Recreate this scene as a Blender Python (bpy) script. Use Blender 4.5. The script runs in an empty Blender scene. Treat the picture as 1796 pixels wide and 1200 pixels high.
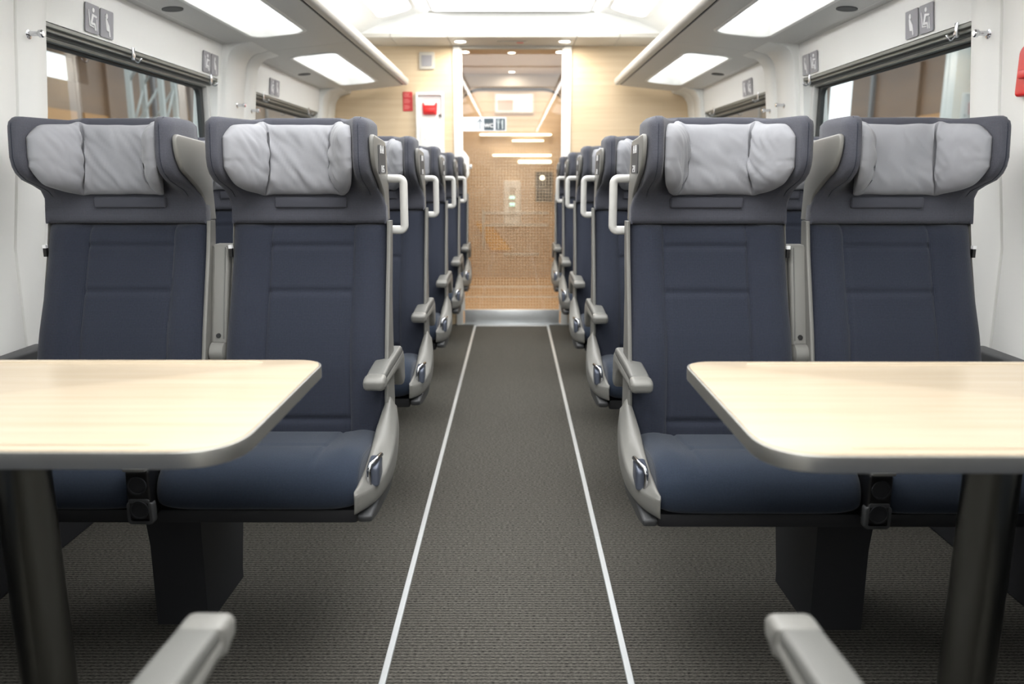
import bpy, bmesh, math, random
from mathutils import Vector, Matrix, noise
random.seed(7)
C = bpy.context.scene.collection
SC = bpy.context.scene
PI = math.pi

# ------------------------------------------------------------------ camera, world, exposure
F_PX, PITCH, H = 1397.0, math.atan(288 / 1397.0), 1.03
cam_d = bpy.data.cameras.new('camera'); cam = bpy.data.objects.new('camera', cam_d); C.objects.link(cam)
cam_d.sensor_width = 36.0; cam_d.lens = 36.0 * F_PX / 1796.0
cam_d.clip_start = 0.02; cam_d.clip_end = 200
cam.location = (0.014, 0.0, H)
cam.rotation_euler = (PI / 2 - PITCH, 0, 0.0019)
cam_d.dof.use_dof = True; cam_d.dof.focus_distance = 2.0; cam_d.dof.aperture_fstop = 3.2
SC.camera = cam
wd = bpy.data.worlds.new('daylight'); SC.world = wd; wd.use_nodes = True
wd.node_tree.nodes['Background'].inputs[0].default_value = (0.93, 0.97, 1.0, 1)
wd.node_tree.nodes['Background'].inputs[1].default_value = 1.7
SC.view_settings.view_transform = 'Standard'; SC.view_settings.look = 'None'
SC.view_settings.gamma = 1.0; SC.view_settings.use_curve_mapping = False
SC.view_settings.exposure = 0.7
L_CEIL, L_RACK, L_COVE, L_SPOT, L_VEST = 2.7, 0.38, 2.4, 9.0, 4.2

# ------------------------------------------------------------------ materials
def lin(r, g, b):
    f = lambda c: c / 12.92 if c <= 0.04045 else ((c + 0.055) / 1.055) ** 2.4
    return (f(r / 255), f(g / 255), f(b / 255), 1)
def mat(name, col, rough=0.5, metal=0.0, spec=0.5, emit=None, es=0.0):
    m = bpy.data.materials.new(name); m.use_nodes = True
    b = m.node_tree.nodes['Principled BSDF']
    b.inputs['Base Color'].default_value = col
    b.inputs['Roughness'].default_value = rough
    b.inputs['Metallic'].default_value = metal
    b.inputs['Specular IOR Level'].default_value = spec
    if emit:
        b.inputs['Emission Color'].default_value = emit; b.inputs['Emission Strength'].default_value = es
    return m
def N(m, t, **k):
    n = m.node_tree.nodes.new(t)
    for a, v in k.items(): setattr(n, a, v)
    return n
def LK(m, a, b): m.node_tree.links.new(a, b)
def bsdf(m): return m.node_tree.nodes['Principled BSDF']
def fabric(name, dark, light, period=0.0034, rough=0.9, bump=0.25):
    m = mat(name, dark, rough, 0, 0.2)
    b = bsdf(m)
    b.inputs['Sheen Weight'].default_value = 0.15
    uv = N(m, 'ShaderNodeUVMap')
    sep = N(m, 'ShaderNodeSeparateXYZ'); LK(m, uv.outputs[0], sep.inputs[0])
    outs = []
    for i in (0, 1):
        mu = N(m, 'ShaderNodeMath', operation='MULTIPLY'); mu.inputs[1].default_value = 2 * PI / period
        LK(m, sep.outputs[i], mu.inputs[0])
        si = N(m, 'ShaderNodeMath', operation='SINE'); LK(m, mu.outputs[0], si.inputs[0])
        ad = N(m, 'ShaderNodeMath', operation='MULTIPLY_ADD'); ad.inputs[1].default_value = 0.5; ad.inputs[2].default_value = 0.5
        LK(m, si.outputs[0], ad.inputs[0]); outs.append(ad)
    pr = N(m, 'ShaderNodeMath', operation='MULTIPLY'); LK(m, outs[0].outputs[0], pr.inputs[0]); LK(m, outs[1].outputs[0], pr.inputs[1])
    nz = N(m, 'ShaderNodeTexNoise'); nz.inputs['Scale'].default_value = 260
    LK(m, uv.outputs[0], nz.inputs['Vector'])
    p2 = N(m, 'ShaderNodeMath', operation='MULTIPLY'); LK(m, pr.outputs[0], p2.inputs[0]); 
    n2 = N(m, 'ShaderNodeMath', operation='MULTIPLY_ADD'); n2.inputs[1].default_value = 1.0; n2.inputs[2].default_value = 0.15
    LK(m, nz.outputs[0], n2.inputs[0]); LK(m, n2.outputs[0], p2.inputs[1])
    mx = N(m, 'ShaderNodeMix', data_type='RGBA'); mx.inputs[6].default_value = dark; mx.inputs[7].default_value = light
    LK(m, p2.outputs[0], mx.inputs[0]); LK(m, mx.outputs[2], b.inputs['Base Color'])
    bp = N(m, 'ShaderNodeBump'); bp.inputs['Strength'].default_value = bump; bp.inputs['Distance'].default_value = 0.0008
    LK(m, pr.outputs[0], bp.inputs['Height']); LK(m, bp.outputs[0], b.inputs['Normal'])
    return m
def wood(name, c1, c2, axis_scale, rough=0.35):
    m = mat(name, c1, rough, 0, 0.5)
    b = bsdf(m)
    tc = N(m, 'ShaderNodeTexCoord'); mp = N(m, 'ShaderNodeMapping'); mp.inputs['Scale'].default_value = axis_scale
    LK(m, tc.outputs['Object'], mp.inputs[0])
    nz = N(m, 'ShaderNodeTexNoise'); nz.inputs['Scale'].default_value = 1.0; nz.inputs['Detail'].default_value = 6; nz.inputs['Roughness'].default_value = 0.6
    LK(m, mp.outputs[0], nz.inputs['Vector'])
    rp = N(m, 'ShaderNodeValToRGB'); rp.color_ramp.elements[0].position = 0.3; rp.color_ramp.elements[1].position = 0.7
    rp.color_ramp.elements[0].color = c2; rp.color_ramp.elements[1].color = c1
    LK(m, nz.outputs[0], rp.inputs[0]); LK(m, rp.outputs[0], b.inputs['Base Color'])
    return m
M = {}
M['navy'] = fabric('navy_weave', lin(36, 39, 50), lin(76, 83, 99), .0025)
M['navy2'] = fabric('navy_weave_cushion', lin(35, 42, 55), lin(68, 82, 101), .0025)
M['greyfab'] = fabric('grey_weave', lin(66, 67, 75), lin(116, 118, 129), .0025)
def pillow_mat():
    m = mat('pillow_cotton', lin(150, 151, 156), 0.85, 0, 0.15); b = bsdf(m)
    b.inputs['Sheen Weight'].default_value = 0.2
    tc = N(m, 'ShaderNodeTexCoord'); nz = N(m, 'ShaderNodeTexNoise'); nz.inputs['Scale'].default_value = 14; nz.inputs['Detail'].default_value = 3
    LK(m, tc.outputs['Object'], nz.inputs['Vector'])
    bp = N(m, 'ShaderNodeBump'); bp.inputs['Strength'].default_value = 0.35; bp.inputs['Distance'].default_value = 0.01
    LK(m, nz.outputs[0], bp.inputs['Height']); LK(m, bp.outputs[0], b.inputs['Normal']); return m
M['pillow'] = pillow_mat()
M['plastic'] = mat('light_grey_plastic', lin(126, 125, 121), 0.42)
M['plastic2'] = mat('mid_grey_plastic', lin(106, 106, 103), 0.5)
M['handle'] = mat('pale_grey_handle', lin(208, 207, 203), 0.28)
M['dgrey'] = mat('dark_grey_plastic', lin(70, 71, 73), 0.55)
M['pan'] = mat('anthracite_plastic', lin(38, 39, 43), 0.6)
M['black'] = mat('black_plastic', lin(16, 16, 18), 0.35)
M['blackgap'] = mat('black_gap_fill', lin(14, 14, 15), 0.9)
M['chrome'] = mat('chrome', lin(215, 216, 220), 0.12, 1.0)
M['lever'] = mat('lever_blue_grey', lin(92, 98, 112), 0.3, 0.4)
M['alu'] = mat('brushed_aluminium', lin(226, 230, 232), 0.4, 0.75)
M['leg'] = mat('dark_polished_metal', lin(112, 112, 108), 0.3, 1.0)
M['edge'] = mat('satin_metal_edge', lin(190, 189, 184), 0.36, 0.9)
M['white'] = mat('white_lacquer', lin(244, 244, 241), 0.4)
M['whitewall'] = mat('white_wall_panel', lin(246, 246, 243), 0.45)
M['rack'] = mat('silver_grey_rack', lin(214, 213, 210), 0.4)
M['racktube'] = mat('satin_silver_rail', lin(203, 201, 196), 0.35)
M['blind'] = mat('grey_blind_housing', lin(126, 127, 121), 0.4, 0.3)
M['gasket'] = mat('window_gasket', lin(54, 56, 56), 0.6)
M['sign'] = mat('sign_grey', lin(160, 159, 165), 0.5)
M['signw'] = mat('sign_white', lin(245, 245, 246), 0.5)
M['red'] = mat('safety_red', lin(214, 40, 40), 0.35)
M['redsign'] = mat('notice_red', lin(206, 60, 62), 0.5)
M['bluegrey'] = mat('wayfinding_blue_grey', lin(70, 82, 90), 0.5)
M['tabletop'] = wood('maple_tabletop', lin(203, 188, 166), lin(194, 177, 152), (1.6, 34, 10), 0.25)
M['wallwood'] = wood('maple_wall', lin(230, 209, 177), lin(218, 193, 157), (1.3, 8, 42), 0.4)
M['vestwood'] = wood('vestibule_veneer', lin(214, 190, 160), lin(198, 171, 140), (1.0, 8, 26), 0.4)
M['tan'] = mat('tan_ceiling', lin(205, 188, 164), 0.5)
M['soffit'] = mat('soffit_grey', lin(205, 200, 190), 0.5)
def emit(name, col, s):
    return mat(name, (0.8, 0.8, 0.8, 1), 0.5, emit=col, es=s)
M['e_ceil'] = emit('ceiling_diffuser', (1, 0.995, 0.985, 1), L_CEIL)
M['e_rack'] = emit('rack_glow_glass', (0.96, 1.0, 0.985, 1), L_RACK)  # glow put in for the bright ceiling behind the rack glass
M['e_strip'] = emit('rack_light_strip', (1, 1, 1, 1), 11.0)
M['e_line'] = emit('light_line', (1, 1, 1, 1), 12.0)
M['e_cove'] = emit('cove_diffuser', (0.98, 1.0, 0.99, 1), L_COVE)
M['e_spot'] = emit('spot_lens', (1, 0.95, 0.86, 1), L_SPOT)
M['e_bar'] = emit('warm_glow', (1, 0.9, 0.66, 1), 3.2)  # warm glow for the reflected bars, also on the grille lamp
M['e_screen'] = emit('info_screen', (0.72, 0.74, 0.82, 1), 0.30)
M['e_cyan'] = emit('green_display', (0.3, 0.9, 0.75, 1), 1.2)
def carpet():
    m = mat('ribbed_carpet', lin(70, 68, 64), 0.95, 0, 0.15); b = bsdf(m)
    tc = N(m, 'ShaderNodeTexCoord')
    mp = N(m, 'ShaderNodeMapping'); mp.inputs['Scale'].default_value = (1, 1, 1); LK(m, tc.outputs['Object'], mp.inputs[0])
    wv = N(m, 'ShaderNodeTexWave', wave_type='BANDS', bands_direction='Y'); wv.inputs['Scale'].default_value = 28.0
    wv.inputs['Distortion'].default_value = 0.9; wv.inputs['Detail'].default_value = 3; wv.inputs['Detail Scale'].default_value = 7
    LK(m, mp.outputs[0], wv.inputs['Vector'])
    mp2 = N(m, 'ShaderNodeMapping'); mp2.inputs['Scale'].default_value = (120, 430, 1); LK(m, tc.outputs['Object'], mp2.inputs[0])
    nz = N(m, 'ShaderNodeTexNoise'); nz.inputs['Scale'].default_value = 1; nz.inputs['Detail'].default_value = 5; nz.inputs['Roughness'].default_value = 0.7; LK(m, mp2.outputs[0], nz.inputs['Vector'])
    ns = N(m, 'ShaderNodeMapRange'); ns.inputs[1].default_value = .40; ns.inputs[2].default_value = .60; LK(m, nz.outputs[0], ns.inputs[0])
    m1 = N(m, 'ShaderNodeMath', operation='MULTIPLY_ADD'); m1.inputs[1].default_value = .42; LK(m, wv.outputs['Fac'], m1.inputs[0])
    m0 = N(m, 'ShaderNodeMath', operation='MULTIPLY'); m0.inputs[1].default_value = .58; LK(m, ns.outputs[0], m0.inputs[0]); LK(m, m0.outputs[0], m1.inputs[2])
    mm = m1
    rp = N(m, 'ShaderNodeValToRGB'); rp.color_ramp.elements[0].position = 0.08; rp.color_ramp.elements[1].position = 0.95
    rp.color_ramp.elements[0].color = lin(29, 29, 28); rp.color_ramp.elements[1].color = lin(116, 113, 106)
    LK(m, mm.outputs[0], rp.inputs[0]); LK(m, rp.outputs[0], b.inputs['Base Color'])
    bp = N(m, 'ShaderNodeBump'); bp.inputs['Strength'].default_value = 0.5; bp.inputs['Distance'].default_value = 0.003
    LK(m, mm.outputs[0], bp.inputs['Height']); LK(m, bp.outputs[0], b.inputs['Normal'])
    return m
M['carpet'] = carpet()
def glass(name, tint, grid=False):
    m = bpy.data.materials.new(name); m.use_nodes = True; nt = m.node_tree
    nt.nodes.remove(nt.nodes['Principled BSDF']); out = nt.nodes['Material Output']
    tr = N(m, 'ShaderNodeBsdfTransparent'); tr.inputs[0].default_value = tint
    gl = N(m, 'ShaderNodeBsdfGlossy'); gl.inputs['Roughness'].default_value = 0.0
    fr = N(m, 'ShaderNodeFresnel'); fr.inputs[0].default_value = 1.75
    ge = N(m, 'ShaderNodeNewGeometry'); iv = N(m, 'ShaderNodeMath', operation='SUBTRACT'); iv.inputs[0].default_value = 1.0; LK(m, ge.outputs['Backfacing'], iv.inputs[1])
    fm = N(m, 'ShaderNodeMath', operation='MULTIPLY'); LK(m, fr.outputs[0], fm.inputs[0]); LK(m, iv.outputs[0], fm.inputs[1])   # only the outer faces mirror
    mx = N(m, 'ShaderNodeMixShader'); LK(m, fm.outputs[0], mx.inputs[0]); LK(m, tr.outputs[0], mx.inputs[1]); LK(m, gl.outputs[0], mx.inputs[2])
    last = mx
    if grid:   # a printed square dot grid on the lower half of the pane
        tc = N(m, 'ShaderNodeTexCoord'); sp = N(m, 'ShaderNodeSeparateXYZ'); LK(m, tc.outputs['Object'], sp.inputs[0])
        hs = []
        for i in (0, 2):
            a = N(m, 'ShaderNodeMath', operation='MULTIPLY'); a.inputs[1].default_value = 2 * PI / 0.021; LK(m, sp.outputs[i], a.inputs[0])
            s = N(m, 'ShaderNodeMath', operation='SINE'); LK(m, a.outputs[0], s.inputs[0])
            g = N(m, 'ShaderNodeMath', operation='GREATER_THAN'); g.inputs[1].default_value = 0.72; LK(m, s.outputs[0], g.inputs[0]); hs.append(g)
        mxm = N(m, 'ShaderNodeMath', operation='MAXIMUM'); LK(m, hs[0].outputs[0], mxm.inputs[0]); LK(m, hs[1].outputs[0], mxm.inputs[1])
        mr = N(m, 'ShaderNodeMapRange'); mr.inputs[1].default_value = 1.28; mr.inputs[2].default_value = 0.95; mr.inputs[3].default_value = 0.0; mr.inputs[4].default_value = 0.32
        LK(m, sp.outputs[2], mr.inputs[0])
        f = N(m, 'ShaderNodeMath', operation='MULTIPLY'); LK(m, mxm.outputs[0], f.inputs[0]); LK(m, mr.outputs[0], f.inputs[1])
        df = N(m, 'ShaderNodeBsdfDiffuse'); df.inputs[0].default_value = lin(240, 218, 190)
        m2 = N(m, 'ShaderNodeMixShader'); LK(m, f.outputs[0], m2.inputs[0]); LK(m, mx.outputs[0], m2.inputs[1]); LK(m, df.outputs[0], m2.inputs[2]); last = m2
    LK(m, last.outputs[0], out.inputs['Surface'])
    return m
M['winglass'] = glass('window_glass', (0.8, 0.84, 0.84, 1))
M['doorglass'] = glass('door_glass', (0.97, 0.95, 0.92, 1), True)

# ------------------------------------------------------------------ mesh helpers  (geometry = (verts, faces, uvs or None))
def link(name, me, parent=None):
    o = bpy.data.objects.new(name, me); C.objects.link(o)
    if parent: o.parent = parent
    return o
def mk(name, geo, m, parent=None, s=1, smooth=True, sub=0, angle=None, loc=None):
    v, f = geo[0], geo[1]; uv = geo[2] if len(geo) > 2 else None
    me = bpy.data.meshes.new(name)
    if s < 0: v = [(-a, b, c) for a, b, c in v]; f = [tuple(reversed(q)) for q in f]
    me.from_pydata(v, [], f); me.validate(clean_customdata=False); me.update()
    if uv:
        ul = me.uv_layers.new(name='UVMap')
        for lp in me.loops: ul.data[lp.index].uv = uv[lp.vertex_index]
    if smooth:
        if angle: me.shade_smooth(); me.set_sharp_from_angle(angle=angle)
        else: me.shade_smooth()
    me.materials.append(m)
    o = link(name, me, parent)
    if loc: o.location = loc
    if sub:
        md = o.modifiers.new('subd', 'SUBSURF'); md.levels = sub; md.render_levels = sub
    return o
def xf(geo, Mx):
    r = [tuple(Mx @ Vector(p)) for p in geo[0]]
    fl = Mx.to_3x3().determinant() < 0
    return (r, [tuple(reversed(q)) for q in geo[1]] if fl else geo[1]) + tuple(geo[2:])
def join(*gs):
    V, Fc = [], []
    for g in gs:
        b = len(V); V += list(g[0]); Fc += [tuple(i + b for i in q) for q in g[1]]
    return V, Fc
def bm_geo(bm):
    bm.verts.index_update()
    g = ([tuple(v.co) for v in bm.verts], [tuple(v.index for v in f.verts) for f in bm.faces]); bm.free(); return g
def box(x0, x1, y0, y1, z0, z1, bev=0.0, seg=2):
    bm = bmesh.new(); bmesh.ops.create_cube(bm, size=1)
    for v in bm.verts:
        v.co = Vector(((x0 + x1) / 2 + v.co.x * (x1 - x0), (y0 + y1) / 2 + v.co.y * (y1 - y0), (z0 + z1) / 2 + v.co.z * (z1 - z0)))
    if bev: bmesh.ops.bevel(bm, geom=bm.edges[:], offset=bev, segments=seg, affect='EDGES', profile=0.5)
    return bm_geo(bm)
def curve_geo(cd):
    o = bpy.data.objects.new('tmp', cd); C.objects.link(o)
    dg = bpy.context.evaluated_depsgraph_get(); dg.update()
    me = bpy.data.meshes.new_from_object(o.evaluated_get(dg))
    g = ([tuple(v.co) for v in me.vertices], [tuple(p.vertices) for p in me.polygons])
    bpy.data.objects.remove(o); bpy.data.meshes.remove(me); bpy.data.curves.remove(cd)
    bm = bmesh.new(); vs = [bm.verts.new(p) for p in g[0]]
    for q in g[1]:
        try: bm.faces.new([vs[i] for i in q])
        except ValueError: pass
    bmesh.ops.remove_doubles(bm, verts=bm.verts[:], dist=1e-6)
    bmesh.ops.recalc_face_normals(bm, faces=bm.faces[:])
    return bm_geo(bm)
def plate(outlines, th, bev=0.0, Mx=None, res=2):
    cd = bpy.data.curves.new('tmp', 'CURVE'); cd.dimensions = '2D'; cd.fill_mode = 'BOTH'
    cd.extrude = max(th / 2 - bev, 1e-5); cd.bevel_depth = bev; cd.bevel_resolution = res; cd.offset = -bev
    for ol in outlines:
        sp = cd.splines.new('POLY'); sp.points.add(len(ol) - 1); sp.use_cyclic_u = True
        for p, q in zip(sp.points, ol): p.co = (q[0], q[1], 0, 1)
    g = curve_geo(cd)
    return xf(g, Mx) if Mx else g
def text(s, size, th, Mx):
    cd = bpy.data.curves.new('tmp', 'FONT'); cd.body = s; cd.size = size; cd.extrude = th / 2; cd.align_x = 'CENTER'; cd.align_y = 'CENTER'; cd.offset = size * 0.02
    return xf(curve_geo(cd), Mx)
def rrect(x0, y0, x1, y1, r, n=6):
    p = []
    for cx, cy, a in ((x1 - r, y1 - r, 0), (x0 + r, y1 - r, 90), (x0 + r, y0 + r, 180), (x1 - r, y0 + r, 270)):
        for k in range(n + 1):
            t = math.radians(a + 90 * k / n); p.append((cx + r * math.cos(t), cy + r * math.sin(t)))
    return p
def circ(cx, cy, r, n=20, ry=None):
    return [(cx + r * math.cos(2 * PI * k / n), cy + (ry or r) * math.sin(2 * PI * k / n)) for k in range(n)]
def roundpoly(pts, r, n=5):
    out = []; L = len(pts)
    for i, p in enumerate(pts):
        rr = r[i] if isinstance(r, (list, tuple)) else r
        p = Vector(p); a = Vector(pts[i - 1]) - p; b = Vector(pts[(i + 1) % L]) - p
        d = min(rr, a.length * .45, b.length * .45)
        if d < 1e-5: out.append(tuple(p)); continue
        A = p + a.normalized() * d; B = p + b.normalized() * d
        for k in range(n + 1):
            t = k / n; q = A * (1 - t) ** 2 + p * 2 * t * (1 - t) + B * t * t; out.append(tuple(q))
    return out
# planes: map local (u,v,n) to the world
YZ = Matrix(((0, 0, 1, 0), (1, 0, 0, 0), (0, 1, 0, 0), (0, 0, 0, 1)))      # u->y v->z n->x
XZ = Matrix(((1, 0, 0, 0), (0, 0, -1, 0), (0, 1, 0, 0), (0, 0, 0, 1)))     # u->x v->z n->-y
def T(x, y, z): return Matrix.Translation((x, y, z))
def tube(path, r, n=10, closed=False, flat=1.0):
    P = [Vector(p) for p in path]; V, Fc = [], []; L = len(P); up = None
    for i, p in enumerate(P):
        a = P[i - 1] if (i or closed) else p; b = P[(i + 1) % L] if (i < L - 1 or closed) else p
        d = (b - a).normalized()
        if up is None: up = d.orthogonal().normalized()
        up = (up - d * up.dot(d)).normalized(); sd = d.cross(up)
        for k in range(n):
            t = 2 * PI * k / n; V.append(tuple(p + up * r * math.cos(t) + sd * r * flat * math.sin(t)))
    for i in range(L if closed else L - 1):
        for k in range(n):
            a, b = i * n + k, i * n + (k + 1) % n; j = (i + 1) % L
            Fc.append((a, b, j * n + (k + 1) % n, j * n + k))
    if not closed: Fc += [tuple(range(n))[::-1], tuple((L - 1) * n + k for k in range(n))]
    return V, Fc
def lathe(prof, n=20, Mx=None):   # prof: (r,z) list, axis z
    V, Fc = [], []
    for r, z in prof:
        for k in range(n): V.append((r * math.cos(2 * PI * k / n), r * math.sin(2 * PI * k / n), z))
    for i in range(len(prof) - 1):
        for k in range(n):
            a, b = i * n + k, i * n + (k + 1) % n; Fc.append((a, b, b + n, a + n))
    Fc += [tuple(range(n))[::-1], tuple((len(prof) - 1) * n + k for k in range(n))]
    g = (V, Fc); return xf(g, Mx) if Mx else g
def loft(rings, cap=True):
    n = len(rings[0]); V = [tuple(p) for r in rings for p in r]; Fc = []
    for i in range(len(rings) - 1):
        for k in range(n):
            a, b = i * n + k, i * n + (k + 1) % n; Fc.append((a, b, b + n, a + n))
    if cap: Fc += [tuple(range(n))[::-1], tuple((len(rings) - 1) * n + k for k in range(n))]
    return V, Fc
def extrude(prof, y0, y1):        # prof in (x,z), counter-clockwise seen from -y
    return loft([[(x, y0, z) for x, z in prof], [(x, y1, z) for x, z in prof]])
def lerp(tab, x):
    if x <= tab[0][0]: return tab[0][1]
    for (a, b), (c, d) in zip(tab, tab[1:]):
        if x <= c:
            t = (x - a) / (c - a); return b + (d - b) * t
    return tab[-1][1]
def ss(t):
    t = max(0.0, min(1.0, t)); return t * t * (3 - 2 * t)
def gz(x, s): return math.exp(-(x / s) ** 2)
def edgy(t, p): return math.copysign(1 - (1 - abs(t)) ** p, t)
def thing(name, label, cat, loc=(0, 0, 0), group=None, rz=0):
    o = bpy.data.objects.new(name, None); C.objects.link(o); o.location = loc; o.rotation_euler = (0, 0, rz); o.empty_display_size = 0.1
    o['label'] = label; o['category'] = cat
    if group: o['group'] = group
    return o
def tag(o, label, cat, group=None):
    o['label'] = label; o['category'] = cat
    if group: o['group'] = group
    return o
def struct(o): o['kind'] = 'structure'; return o
def copy_tree(o, parent=None):
    c = o.copy(); C.objects.link(c)
    if parent: c.parent = parent
    for ch in list(o.children): copy_tree(ch, c)
    return c

# ------------------------------------------------------------------ room shell
Y0R, YF = -7.0, 5.62           # the coach runs on behind the camera; YF is the end partition
WX = [(0.0, 1.30), (0.85, 1.295), (1.2, 1.245), (1.43, 1.222), (1.60, 1.205)]
def wx(z): return lerp(WX, z)
struct(mk('floor', box(-1.45, 1.45, Y0R, YF + .02, -0.04, 0.0), M['carpet'], smooth=False))
WIN = [(0.46, 1.74), (2.225, 3.48), (3.95, 5.22)]
WZ0, WZ1 = 0.93, 1.436
def wall_side(sx):
    nm = 'wall_left' if sx < 0 else 'wall_right'
    ys = [Y0R, -0.02] + [y for w in WIN for y in w] + [YF + 0.05]
    zs = [0.0, 0.4, 0.85, WZ0, 1.05, 1.2, 1.32, WZ1, 1.50, 1.60, 1.66]
    V, Fc = [], []
    for y in ys:
        for z in zs: V.append((-wx(z) * 1.0, y, z))
    nz_ = len(zs)
    for i in range(len(ys) - 1):
        hole = any(abs(ys[i] - a) < 1e-6 for a, b in WIN)
        for j in range(nz_ - 1):
            if hole and zs[j] >= WZ0 - 1e-6 and zs[j + 1] <= WZ1 + 1e-6: continue
            Fc.append((i * nz_ + j, (i + 1) * nz_ + j, (i + 1) * nz_ + j + 1, i * nz_ + j + 1))
    o = mk(nm, (V, Fc), M['whitewall'], s=-sx, smooth=False)
    md = o.modifiers.new('thick', 'SOLIDIFY'); md.thickness = 0.10; md.offset = -1
    return struct(o)
wall_l, wall_r = wall_side(-1), wall_side(1)
# end partition (wood) left and right of the glass door, made of big veneer panels
struct(mk('wall_back', join(box(-1.40, -0.392, YF, YF + 0.06, 0, 1.90), box(0.402, 1.40, YF, YF + 0.06, 0, 1.90)), M['wallwood'], smooth=False))
struct(mk('wall_front', box(-1.45, 1.45, Y0R - 0.05, Y0R, 0, 2.2), M['whitewall'], smooth=False))
# ceiling: flat white centre, sloping cheeks down to the walls above the racks
cprof = [(-1.32, 1.66), (-1.02, 1.88), (-0.80, 1.985), (-0.60, 2.035), (-0.5, 2.045), (0.5, 2.045), (0.60, 2.035), (0.80, 1.985), (1.02, 1.88), (1.32, 1.66), (1.36, 1.74), (0.85, 2.10), (-0.85, 2.10), (-1.36, 1.74)]
ceiling = struct(mk('ceiling', extrude(cprof, Y0R, YF + 0.06), M['white'], smooth=False))
# lowered soffit in front of the end partition, with its panel joints
sof = thing('trim_1', '', ''); del sof['label'], sof['category']; struct(sof)
sx_ = [-1.16, -0.76, -0.40, 0.41, 0.68, 0.95, 1.16]
for a, b in zip(sx_, sx_[1:]):
    mk('soffit_panel', box(a + .0015, b - .0015, 5.27, YF - 0.001, 1.893, 1.915, 0.002), M['soffit'], sof, smooth=False)
mk('soffit_face', box(-1.0, 1.0, 5.275, 5.30, 1.915, 2.04), M['white'], sof, smooth=False)
# ------------------------------------------------------------------ ceiling lights
Lm = [(-6.9, -5.2), (-5.15, -3.45), (-3.40, -1.70), (-1.65, 0.05), (0.10, 1.80), (1.85, 3.52), (3.57, 5.22)]
for k, (a, b) in enumerate(Lm):
    seen = k >= 5
    t = thing('ceiling_light', ['far', 'second farthest'][6 - k] + ' white ceiling light panel over the middle of the aisle' if seen else ['rearmost', 'fifth', 'fourth', 'third', 'nearest'][k] + ' white ceiling light panel over the aisle behind the viewer', 'light', (0, (a + b) / 2, 2.045), 'ceiling light panels over the aisle')
    hl = (b - a) / 2
    mk('frame', plate([rrect(-.495, -hl, .495, hl, .03), rrect(-.48, -hl + .012, .48, hl - .012, .03)], .012), M['white'], t, smooth=False, loc=(0, 0, -.006))
    mk('diffuser', plate([rrect(-.48, -hl + .012, .48, hl - .012, .03)], .008), M['e_ceil'], t, smooth=False, loc=(0, 0, -.005))
    for q in (-1, 1): mk('light_line', box(q * .530 - .014, q * .530 + .014, -hl, hl, -.010, .002, .002), M['e_line'], t, smooth=False)
for sx in (-1, 1):
    for k, (a, b) in enumerate(Lm[3:]):
        side = 'left' if sx < 0 else 'right'
        w = ['near', 'third', 'second', 'far'][k]
        t = thing('cove_light', f'{w} rounded white cove light in the {side} ceiling cheek above the rack', 'light', (sx * 0.70, (a + b) / 2, 2.012), 'cove lights along the ceiling')
        hl = (b - a) / 2 - 0.08
        rot = Matrix.Rotation(sx * math.radians(14), 4, 'Y')
        mk('frame', xf(plate([rrect(-.135, -hl, .135, hl, .09), rrect(-.105, -hl + .03, .105, hl - .03, .07)], .014, .003), rot), M['white'], t, loc=(0, 0, -.006), angle=.6)
        mk('diffuser', xf(plate([rrect(-.105, -hl + .03, .105, hl - .03, .07)], .006), rot), M['e_cove'], t, smooth=False, loc=(0, 0, -.004))

for sx in (-1, 1):
    side = 'left' if sx < 0 else 'right'
    struct(mk('baseboard_' + side, box(-1.299, -1.262, Y0R, YF - .002, 0, .46, .006), M['pan'], s=-sx, smooth=False))
# ------------------------------------------------------------------ luggage racks
def rz(x): return 1.578 + (1.20 - x) * 0.104       # underside height at distance x from the centre line
def rack_geo(L):
    """one rack module built for the left side, local y from 0 to L; local origin at x=0,z=0"""
    sl = math.atan(0.104)
    # plate coordinates: u = distance from centre line, v = along the coach
    def onto(th): return Matrix(((-1, 0, 0, 0), (0, 1, 0, 0), (-0.104, 0, 1, 1.578 + 1.20 * 0.104 + th), (0, 0, 0, 1)))
    o0, o1 = 0.19, 1.41
    hole = rrect(0.822, o0, 1.065, o1, 0.07, 8)
    under = plate([[(0.721, 0.002), (1.21, 0.002), (1.21, L - .002), (0.721, L - .002)], hole], 0.012, 0, onto(0.006))
    rim = plate([rrect(0.822, o0, 1.065, o1, 0.07, 8), rrect(0.838, o0 + .018, 1.049, o1 - .018, .058, 8)], 0.05, 0.003, onto(0.022))
    pane = plate([rrect(0.83, o0 + .01, 1.057, o1 - .01, .062, 8)], 0.004, 0, onto(0.045))
    strip = box(-0.842, -0.834, o0 + .06, o1 - .06, rz(.84) + .006, rz(.84) + .020)
    zf = rz(0.711)
    fp = [(-0.711, zf + .0), (-0.692, zf + .001), (-0.684, zf + .006), (-0.679, zf + .016), (-0.678, zf + .028), (-0.682, zf + .040), (-0.692, zf + .048), (-0.704, zf + .050), (-0.711, zf + .04)]
    rail = extrude(fp, 0.001, L - .001)
    lo = [(-0.709, zf + .002), (-0.692, zf - .002), (-0.690, zf + .003), (-0.709, zf + .008)]
    gap = box(-0.723, -0.709, 0, L, rz(.71) + .004, rz(.71) + .03)  # black filler put in for the shade inside the groove
    top = plate([[(0.72, 0.002), (1.20, 0.002), (1.20, L - .002), (0.72, L - .002)], rrect(0.80, .12, 1.10, L - .12, .05)], 0.012, 0, onto(0.075))
    grille = plate([circ(1.130, 0.78, 0.034, 24, 0.036)], 0.003, 0, onto(-0.001))
    bolts = box(-1.19, -1.178, 0.06, L - .06, rz(1.18), rz(1.18) + .07)
    return dict(under=under, rim=rim, pane=pane, strip=strip, rail=rail, gap=gap, top=top, grille=grille, bolts=bolts)
RL = 1.72
RG = rack_geo(RL)
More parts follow.
